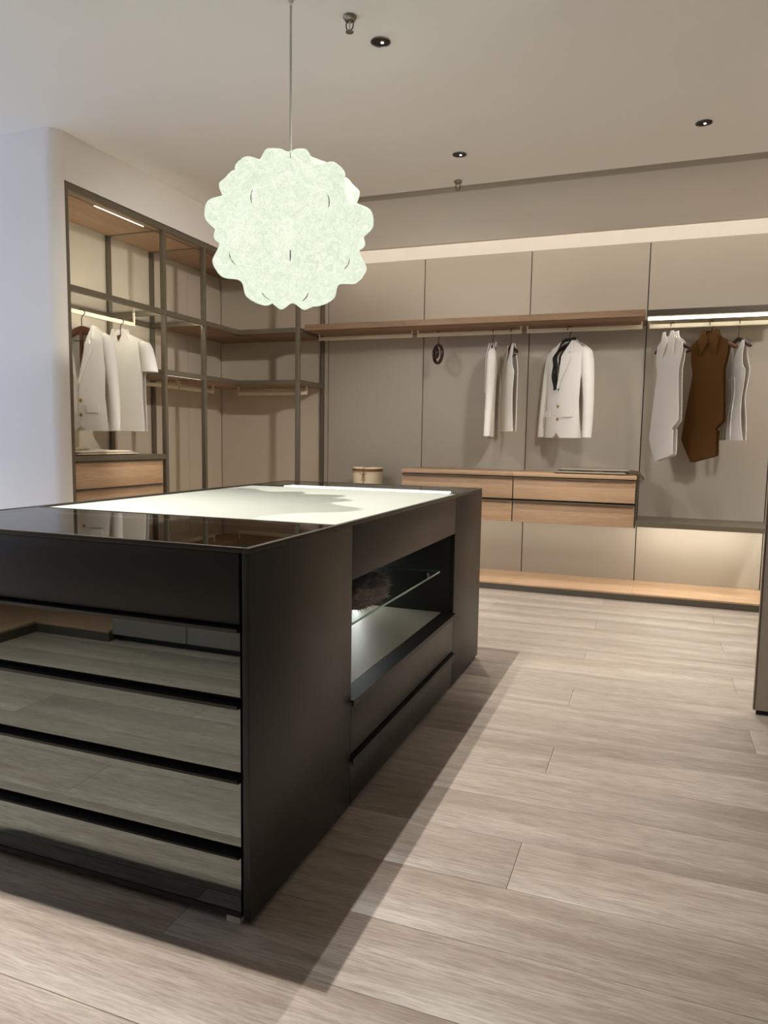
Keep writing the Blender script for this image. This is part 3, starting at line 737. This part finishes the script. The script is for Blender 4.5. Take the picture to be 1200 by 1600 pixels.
cloth_slab('folded_layer', (-0.775, -0.20), (6.015, 6.34), (0.9885, 1.011), 'blanket', t, 0.004, 2, 0.012)
cloth_slab('folded_layer', (-0.745, -0.19), (6.03, 6.33), (1.0115, 1.034), 'blanket', t, 0.004, 6, 0.014)
fb = MB()
for i in range(46):
    y = 6.03+0.29*i/45+random.uniform(-.003, .003); L_ = random.uniform(0.08, 0.13)
    p = [(-0.200, y, 1.010+random.uniform(-.008, .012))]
    for q in (0.4, 0.7, 1.0):
        xx = -0.200+L_*q; zz = p[0][2]+0.012*q-0.020*q*q if xx < -0.112 else 0.985-(xx+0.112)*random.uniform(0.3, 0.9)
        p.append((xx, y+random.uniform(-.008, .008)*q, max(zz, 0.992) if xx < -0.112 else zz))
    fb.tube(p, 0.0028, 5)
o = fb.build('fringe', 'fringe', t, True, 80); o['kind'] = 'stuff'
t = thing('towel', 'folded cream towel on the bronze top of the left chest', 'towel', (-3.95, 4.25, 1.1005))
cloth_slab('folded_layer', (-4.20, -3.73), (3.90, 4.56), (1.1005, 1.116), 'towel', t, 0.004, 1, 0.012)
cloth_slab('folded_layer', (-4.18, -3.74), (3.92, 4.50), (1.1165, 1.132), 'towel', t, 0.005, 4, 0.012)
cloth_slab('crumpled_fold', (-4.12, -3.90), (4.06, 4.22), (1.1335, 1.152), 'towel', t, 0.008, 9, 0.02)

# ------------------------------------------------------------------ hangers and garments (local frame: hook centre on the rod at z = 0, front faces local -Y)
def hook_tube(par, ang, m='hook', rad=0.025, low=-0.10):
    """hook wire whose curl lies in the vertical plane at local angle ang"""
    h = Vector((math.cos(ang), math.sin(ang), 0)); pts = []
    for i in range(13):
        a = (205-i*(205+75)/12)*D2
        pts.append(h*rad*math.cos(a)+Vector((0, 0, rad*math.sin(a))))
    pts += [h*0.004+Vector((0, 0, -0.034)), Vector((0, 0, -0.048)), Vector((0, 0, low))]
    MB().tube(pts, 0.0032, 8).build('hook', m, par, True, 60, True)
def hanger(loc, rz, label, hang=None, m='hanger_dark', half=0.20, bar=False, brace=False, zt=-0.118, thick=1.0):
    t = thing('clothes_hanger', label, 'hanger', loc, rz)
    hook_tube(t, hang if hang is not None else -rz+PI/2, low=zt+0.01)
    pts = []; rr_ = []
    for i in range(17):
        q = -1+i/8; u = q*half; z = zt-0.005-0.075*abs(q)**1.35
        pts.append((u, -0.004*(1-abs(q)**2)+0.006*abs(q)**3, z)); e = abs(q)
        rr_.append(((0.007+0.008*e**2)*thick, (0.017-0.003*e+0.004*e**3)*thick))
    rr_[0] = (0.008, 0.008); rr_[-1] = (0.008, 0.008)
    MB().tube(pts, rr_, 12).build('shoulder_bar', m, t, True, 60, True)
    if bar: MB().tube([(-half+0.015, 0, zt-0.095), (half-0.015, 0, zt-0.095)], 0.005, 8).build('trouser_bar', m, t, True, 60, True)
    if brace:
        box('brace', (-0.012, 0.012), (-0.016, 0.004), (-0.40, zt-0.02), m, t, bev=0.003, local=True)
        MB().tube([(-0.055, -0.02, -0.205), (0.055, -0.02, -0.205)], 0.003, 8).build('clip_bar', 'hook', t, True, 60, True)
    return t
def ell(D, Wd): return lambda u, z: -D*math.sqrt(max(0.0, 1-(u/Wd)**2))
def nell(D, Wd): return lambda u, z: D*math.sqrt(max(0.0, 1-(u/Wd)**2))
def dense(rows, n=4):
    out = []
    for (a, b) in zip(rows[:-1], rows[1:]):
        for i in range(n): out.append(tuple(a[k]+(b[k]-a[k])*i/n for k in range(len(a))))
    return out+[rows[-1]]
def mirror(rows): return [(z, -b, -a) for z, a, b in rows]
TH = 0.005
def jacket(loc, rz, label, m='white_cloth', hem=-0.90, wide=1.0, D=0.052, sd=0.72, vtop=0.068):
    t = thing('jacket', label, 'jacket', loc, rz); Wd = 0.232*wide
    def fy(u, z): return ell(D*min(1, max(0.12, (-0.085-z)/0.14)), Wd)(u, z)
    def by(u, z): return -fy(u, z)*0.85
    k = wide
    side = [(-0.100, max(0.075, vtop+0.006)), (-0.118, max(0.115, vtop+0.02)), (-0.150, 0.175), (-0.185, 0.212), (-0.26, 0.218), (-0.45, 0.205), (-0.60, 0.200), (-0.78, 0.212), (hem, 0.222)]
    MB().sheet(dense([(z, -w*k, w*k) for z, w in side]), 18, by, TH).build('back', m, t, True, 50, True)
    vz = -0.53
    def inner(z):
        if z > vz: return -vtop*((z-vz)/(-0.10-vz))**0.85
        if z > hem+0.07: return 0.004
        q = (hem+0.07-z)/0.07; return 0.004-0.055*q*q
    rowsL = dense([(z, -w*k, 0) for z, w in side]+[]); rowsL = [(z, a, max(a+0.002, inner(z)*k)) for z, a, _ in rowsL]
    extra = [(hem+q, -0.2215*k, inner(hem+q)*k) for q in (0.055, 0.035, 0.015)]
    rowsL = sorted(rowsL+extra, key=lambda r: -r[0])
    MB().sheet(rowsL, 12, fy, TH).build('front_panel', m, t, True, 50, True)
    MB().sheet(mirror(rowsL), 12, fy, TH, -0.006).build('front_panel', m, t, True, 50, True)
    # notched lapels
    for s in (-1, 1):
        zz = [-0.100, -0.14, -0.185, -0.200, -0.2005, -0.235, -0.2355, -0.30, -0.40, vz+0.01]
        ow = [max(0.078, vtop+0.006), max(0.100, vtop+0.02), 0.128, 0.132, 0.104, 0.112, 0.138, 0.116, 0.062, 0.010]
        rows = [(z, -max(w, -inner(z)+0.006)*k, inner(z)*k-0.001) for z, w in zip(zz, ow)]
        if s > 0: rows = mirror(rows)
        MB().sheet(rows, 5, fy, 0.007, -0.024 if s > 0 else -0.019).build('lapel', m, t, True, 50, True)
        pr = [(-0.672, 0.075, 0.172), (-0.70, 0.074, 0.173), (-0.728, 0.076, 0.170)]
        if s < 0: pr = mirror(pr)
        MB().sheet(pr, 6, fy, 0.007, -0.019).build('pocket_flap', m, t, True, 50, True)
        q = [(-0.155, 0.150, 0.185, 0.020, 0.0), (-0.172, 0.150, 0.222, 0.075, 0.0), (-0.20, 0.160, 0.246, 0.098, 0.0), (-0.27, 0.172, 0.262, 0.11, 0.0), (-0.37, 0.190, 0.276, 0.105, -0.004), (-0.45, 0.207, 0.284, 0.10, -0.006), (-0.60, 0.228, 0.298, 0.092, -0.012), (-0.75, 0.240, 0.307, 0.085, -0.020), (hem+0.005, 0.246, 0.308, 0.080, -0.028)]
        if s < 0: q = [(z, -b, -a, d, y) for z, a, b, d, y in q]
        q = [(z, a*k, b*k, d*sd, y*sd) for z, a, b, d, y in q]
        MB().loft(q, 20, 2.3).build('sleeve', m, t, True, 50, True)
    # collar behind the neck
    MB().sheet([(-0.088, -0.060*k, 0.060*k), (-0.100, -0.078*k, 0.078*k), (-0.135, -0.100*k, 0.100*k)], 12, lambda u, z: 0.030*math.sqrt(max(0, 1-(u/0.12)**2)), 0.005).build('collar', m, t, True, 50, True)
    for z in (-0.64, -0.745):
        MB().lathe([(0.0125, 0), (0.0125, -0.004), (0.009, -0.0055)], (0.016, fy(0.016, z)-0.0105, z), 16, 'y').build('button', 'button', t, True, 40, True)
    return t
def shirt(loc, rz, label):
    t = thing('shirt', label, 'shirt', loc, rz); D, Wd, m = 0.045, 0.24, 'white_cloth'
    def fy(u, z): return ell(D*min(1, max(0.12, (-0.085-z)/0.16)), Wd)(u, z)
    side = [(-0.098, 0.070), (-0.115, 0.11), (-0.150, 0.20), (-0.172, 0.225), (-0.30, 0.228), (-0.42, 0.212), (-0.60, 0.212), (-0.855, 0.222)]
    MB().sheet(dense([(z, -w, w) for z, w in side]), 18, lambda u, z: -fy(u, z)*0.8, TH).build('back', m, t, True, 50, True)
    def inn(z): return -0.050*max(0, (z+0.17)/0.07) if z > -0.17 else 0.006
    rows = [(z, a, max(a+0.002, inn(z))) for z, a, _ in dense([(z, -w, 0) for z, w in side])]
    MB().sheet(rows, 12, fy, TH).build('front_panel', m, t, True, 50, True)
    MB().sheet(mirror(rows), 12, fy, TH, -0.005).build('front_panel', m, t, True, 50, True)
    for s in (-1, 1):
        fl = [(-0.062, -0.055, -0.036), (-0.080, -0.066, -0.034), (-0.115, -0.086, -0.022), (-0.150, -0.100, -0.008), (-0.170, -0.088, -0.040), (-0.192, -0.080, -0.078)]
        if s > 0: fl = mirror(fl)
        MB().sheet(fl, 5, lambda u, z: fy(u, z)-0.010-0.02*max(0, (z+0.12)/0.06), 0.004).build('collar_flap', m, t, True, 50, True)
        q = [(-0.160, 0.185, 0.215, 0.02, 0), (-0.172, 0.17, 0.262, 0.07, 0), (-0.22, 0.185, 0.285, 0.10, 0), (-0.30, 0.20, 0.305, 0.11, 0), (-0.395, 0.212, 0.325, 0.115, 0)]
        if s < 0: q = [(z, -b, -a, d, y) for z, a, b, d, y in q]
        MB().loft(q, 20, 2.3).build('sleeve', m, t, True, 50, True)
    MB().sheet([(-0.060, -0.052, 0.052), (-0.105, -0.072, 0.072)], 10, lambda u, z: 0.028*math.sqrt(max(0, 1-(u/0.085)**2)), 0.004).build('collar_stand', m, t, True, 50, True)
    return t
def vest(loc, rz, label):
    t = thing('vest', label, 'vest', loc, rz); D, Wd, m = 0.035, 0.22, 'white_cloth'
    def fy(u, z): return ell(D*min(1, max(0.12, (-0.085-z)/0.2)), Wd)(u, z)
    side = [(-0.112, 0.105), (-0.150, 0.125), (-0.22, 0.130), (-0.30, 0.165), (-0.35, 0.198), (-0.50, 0.182), (-0.65, 0.186), (-0.85, 0.205)]
    MB().sheet(dense([(z, -w, w) for z, w in side]), 16, lambda u, z: -fy(u, z)*0.8, TH).build('back', m, t, True, 50, True)
    def inn(z): return -0.062*max(0, (z+0.48)/0.37) if z > -0.48 else 0.004
    rows = [(z, a, max(a+0.002, inn(z))) for z, a, _ in dense([(z, -w, 0) for z, w in side])]
    MB().sheet(rows, 10, fy, TH).build('front_panel', m, t, True, 50, True)
    MB().sheet(mirror(rows), 10, fy, TH, -0.005).build('front_panel', m, t, True, 50, True)
    return t
def dress(loc, rz, label, m, collar=True):
    t = thing('dress', label, 'dress', loc, rz); D, Wd = 0.030, 0.215
    def fy(u, z): return ell(D*min(1, max(0.75, (-0.06-z)/0.22)), Wd)(u, z)
    side = [(-0.085, -0.070, 0.070), (-0.105, -0.082, 0.082), (-0.120, -0.115, 0.110), (-0.150, -0.150, 0.150), (-0.20, -0.158, 0.156), (-0.27, -0.150, 0.146), (-0.34, -0.134, 0.130), (-0.38, -0.126, 0.128), (-0.45, -0.135, 0.133), (-0.60, -0.160, 0.144), (-0.752, -0.184, 0.152), (-0.790, -0.190, 0.112), (-0.82, -0.195, 0.088), (-0.825, -0.196, 0.105), (-0.90, -0.207, 0.106), (-0.96, -0.172, 0.108), (-1.02, -0.137, 0.110), (-1.035, -0.128, 0.072), (-1.06, -0.113, -0.020), (-1.082, -0.100, -0.098)]
    MB().sheet(dense(side, 3), 16, lambda u, z: fy(u, z)*(1 if z > -0.6 else 0.9), TH).build('front_panel', m, t, True, 50, True)
    MB().sheet(dense(side, 3), 16, lambda u, z: -fy(u, z)*0.6, TH).build('back_panel', m, t, True, 50, True)
    MB().sheet([(-0.046, -0.055, 0.055), (-0.075, -0.064, 0.064), (-0.105, -0.075, 0.075)], 12, lambda u, z: 0.022*math.sqrt(max(0, 1-(u/0.08)**2)), 0.005).build('collar_stand', m, t, True, 50, True)
    for s in (-1, 1):
        fl = [(-0.048, -0.063, -0.032), (-0.075, -0.071, -0.026), (-0.11, -0.079, -0.012), (-0.135, -0.082, -0.001), (-0.17, -0.076, -0.022), (-0.21, -0.070, -0.045), (-0.245, -0.064, -0.062)]
        if s > 0: fl = mirror(fl)
        MB().sheet(dense(fl, 2), 6, lambda u, z: fy(u, z)-0.016, 0.005).build('collar_flap', m, t, True, 50, True)
    return t
def tunic(loc, rz, label):
    t = thing('sleeveless_top', label, 'top', loc, rz); D, Wd, m = 0.04, 0.21, 'white_cloth'
    def fy(u, z): return ell(D*min(1, max(0.12, (-0.10-z)/0.25))*(1-0.55*math.exp(-((z+0.55)/0.14)**2)), Wd)(u, z)
    side = [(-0.140, 0.112), (-0.17, 0.125), (-0.25, 0.122), (-0.33, 0.150), (-0.37, 0.185), (-0.45, 0.170), (-0.58, 0.142), (-0.70, 0.160), (-0.90, 0.200)]
    MB().sheet(dense([(z, -w, w) for z, w in side]), 16, lambda u, z: -fy(u, z)*0.8, TH).build('back_panel', m, t, True, 50, True)
    def nk(z): return 0.075*max(0.0, (z+0.30)/0.16)
    for s in (-1, 1):
        rows = [(z, a, min(-nk(z), 0.0) if z > -0.30 else 0.003) for z, a, _ in dense([(z, -w, 0) for z, w in side])]
        rows = [(z, a, max(a+0.004, b)) for z, a, b in rows]
        if s > 0: rows = mirror(rows)
        MB().sheet(rows, 10, fy, TH, -0.003*(s > 0)).build('front_panel', m, t, True, 50, True)
    for s in (-1, 0, 1): MB().sheet(dense([(-0.42, s*0.05-0.004, s*0.05+0.004), (-0.60, s*0.035-0.004, s*0.035+0.004), (-0.895, s*0.06-0.004, s*0.06+0.004)], 5), 1, lambda u, z: fy(u, z)-0.008, 0.006).build('pleat', m, t, True, 50, True)
    return t

# rear wall
RZ = RODZ+0.003
t = thing('ring_hanger', 'brown double ring scarf hanger hanging alone on the rear rod', 'hanger', (-1.855, RODY, RZ), rz=-0.75)
hook_tube(t, 0.9, low=-0.075)
MB().tube([(0, 0, -0.066), (0.004, 0, -0.085), (-0.004, 0.002, -0.10)], [0.006, 0.011, 0.012], 10).build('neck', 'hanger_dark', t, True, 60, True)
MB().torus((0, 0, -0.175), 0.074, 0.012, Matrix.Diagonal((0.95, 1.4, 1.05))).build('outer_ring', 'hanger_dark', t, True, 60, True)
MB().torus((-0.020, -0.012, -0.165), 0.038, 0.011, Matrix.Diagonal((0.95, 1.4, 1.05))).build('inner_ring', 'hanger_dark', t, True, 60, True)
HB = PI/2
hanger((-1.361, RODY, RZ), -1.40, 'dark hanger of the white jacket seen edge on', None)
jacket((-1.361, RODY, RZ), -1.40, 'white jacket seen edge on beside the white vest', wide=0.90, D=0.034, sd=0.7)
hanger((-1.205, RODY, RZ), -1.12, 'dark brown hanger holding the white vest', None, half=0.19, bar=True)
vest((-1.205, RODY, RZ), -1.12, 'white sleeveless vest turned sideways on the rear rod')
hanger((-0.715, RODY, RZ), -0.75, 'dark brown hanger inside the white suit jacket', 0.50+0.9, m='hanger_dark')
jacket((-0.715, RODY, RZ), -0.75, 'white suit jacket with black scarf and two gold buttons', wide=1.02, D=0.10, sd=1.0)
t = thing('scarf', 'black scarf hanging in the neckline of the white suit jacket', 'scarf', (-0.715, RODY, RZ), -0.75)
def sy(u, z): return -0.124*min(1, max(0.30, (-0.04-z)/0.2))
MB().sheet(dense([(-0.105, -0.060, -0.030), (-0.17, -0.052, -0.022), (-0.25, -0.052, -0.012), (-0.33, -0.056, 0.004), (-0.42, -0.052, 0.010), (-0.47, -0.036, 0.004), (-0.505, -0.040, 0.030)], 4), 6, lambda u, z: sy(u, z)+0.006*math.sin(z*40+u*90), 0.006).build('long_tail', 'black_cloth', t, True, 60, True)
MB().sheet(dense([(-0.105, 0.026, 0.056), (-0.19, 0.012, 0.046), (-0.26, 0.006, 0.034), (-0.30, 0.006, 0.026)], 4), 5, lambda u, z: sy(u, z)+0.012+0.004*math.sin(z*40), 0.006).build('short_tail', 'black_cloth', t, True, 60, True)
MB().tube([(-0.046, -0.034, -0.10), (-0.052, 0.0, -0.082), (-0.03, 0.040, -0.078), (0.03, 0.040, -0.078), (0.050, 0.0, -0.082), (0.042, -0.034, -0.10)], [(0.006, 0.014)]*6, 10).build('neck_loop', 'black_cloth', t, True, 60, True)
hanger((0.078, RODY, RZ), -0.92, 'dark hanger poking out of the white pointed hem dress', 0.86+1.0, half=0.205)
dress((0.078, RODY, RZ), -0.92, 'white sleeveless collared dress with pointed hem', 'white_cloth')
hanger((0.365, RODY, RZ), -0.62, 'brown hanger poking out of the ochre brown dress', 0.62+0.75, m='walnut', half=0.215)
dress((0.365, RODY, RZ), -0.62, 'ochre brown sleeveless collared dress with pointed hem', 'brown_cloth')
hanger((0.558, RODY, RZ), -1.22, 'dark hanger of the white sleeveless top next to the ochre dress', None, half=0.19)
tunic((0.558, RODY, RZ), -1.22, 'white sleeveless top turned sideways at the far right')
# left rack
RL = 2.132+0.003
hanger((-3.98, 4.25, RL), 0.02, 'walnut suit hanger with centre brace inside the left white jacket', 0.35, m='walnut', half=0.20, brace=True, thick=1.7)
jacket((-3.965, 4.25, RL), 0.02, 'white jacket with two gold buttons in the left rack', hem=-0.86, wide=1.03, vtop=0.10)
hanger((-3.98, 4.66, RL), 0.05, 'reddish brown hanger inside the white short sleeved shirt', 0.35, m='walnut', half=0.20, thick=1.2)
shirt((-3.98, 4.66, RL), 0.05, 'white short sleeved shirt with collar in the left rack')
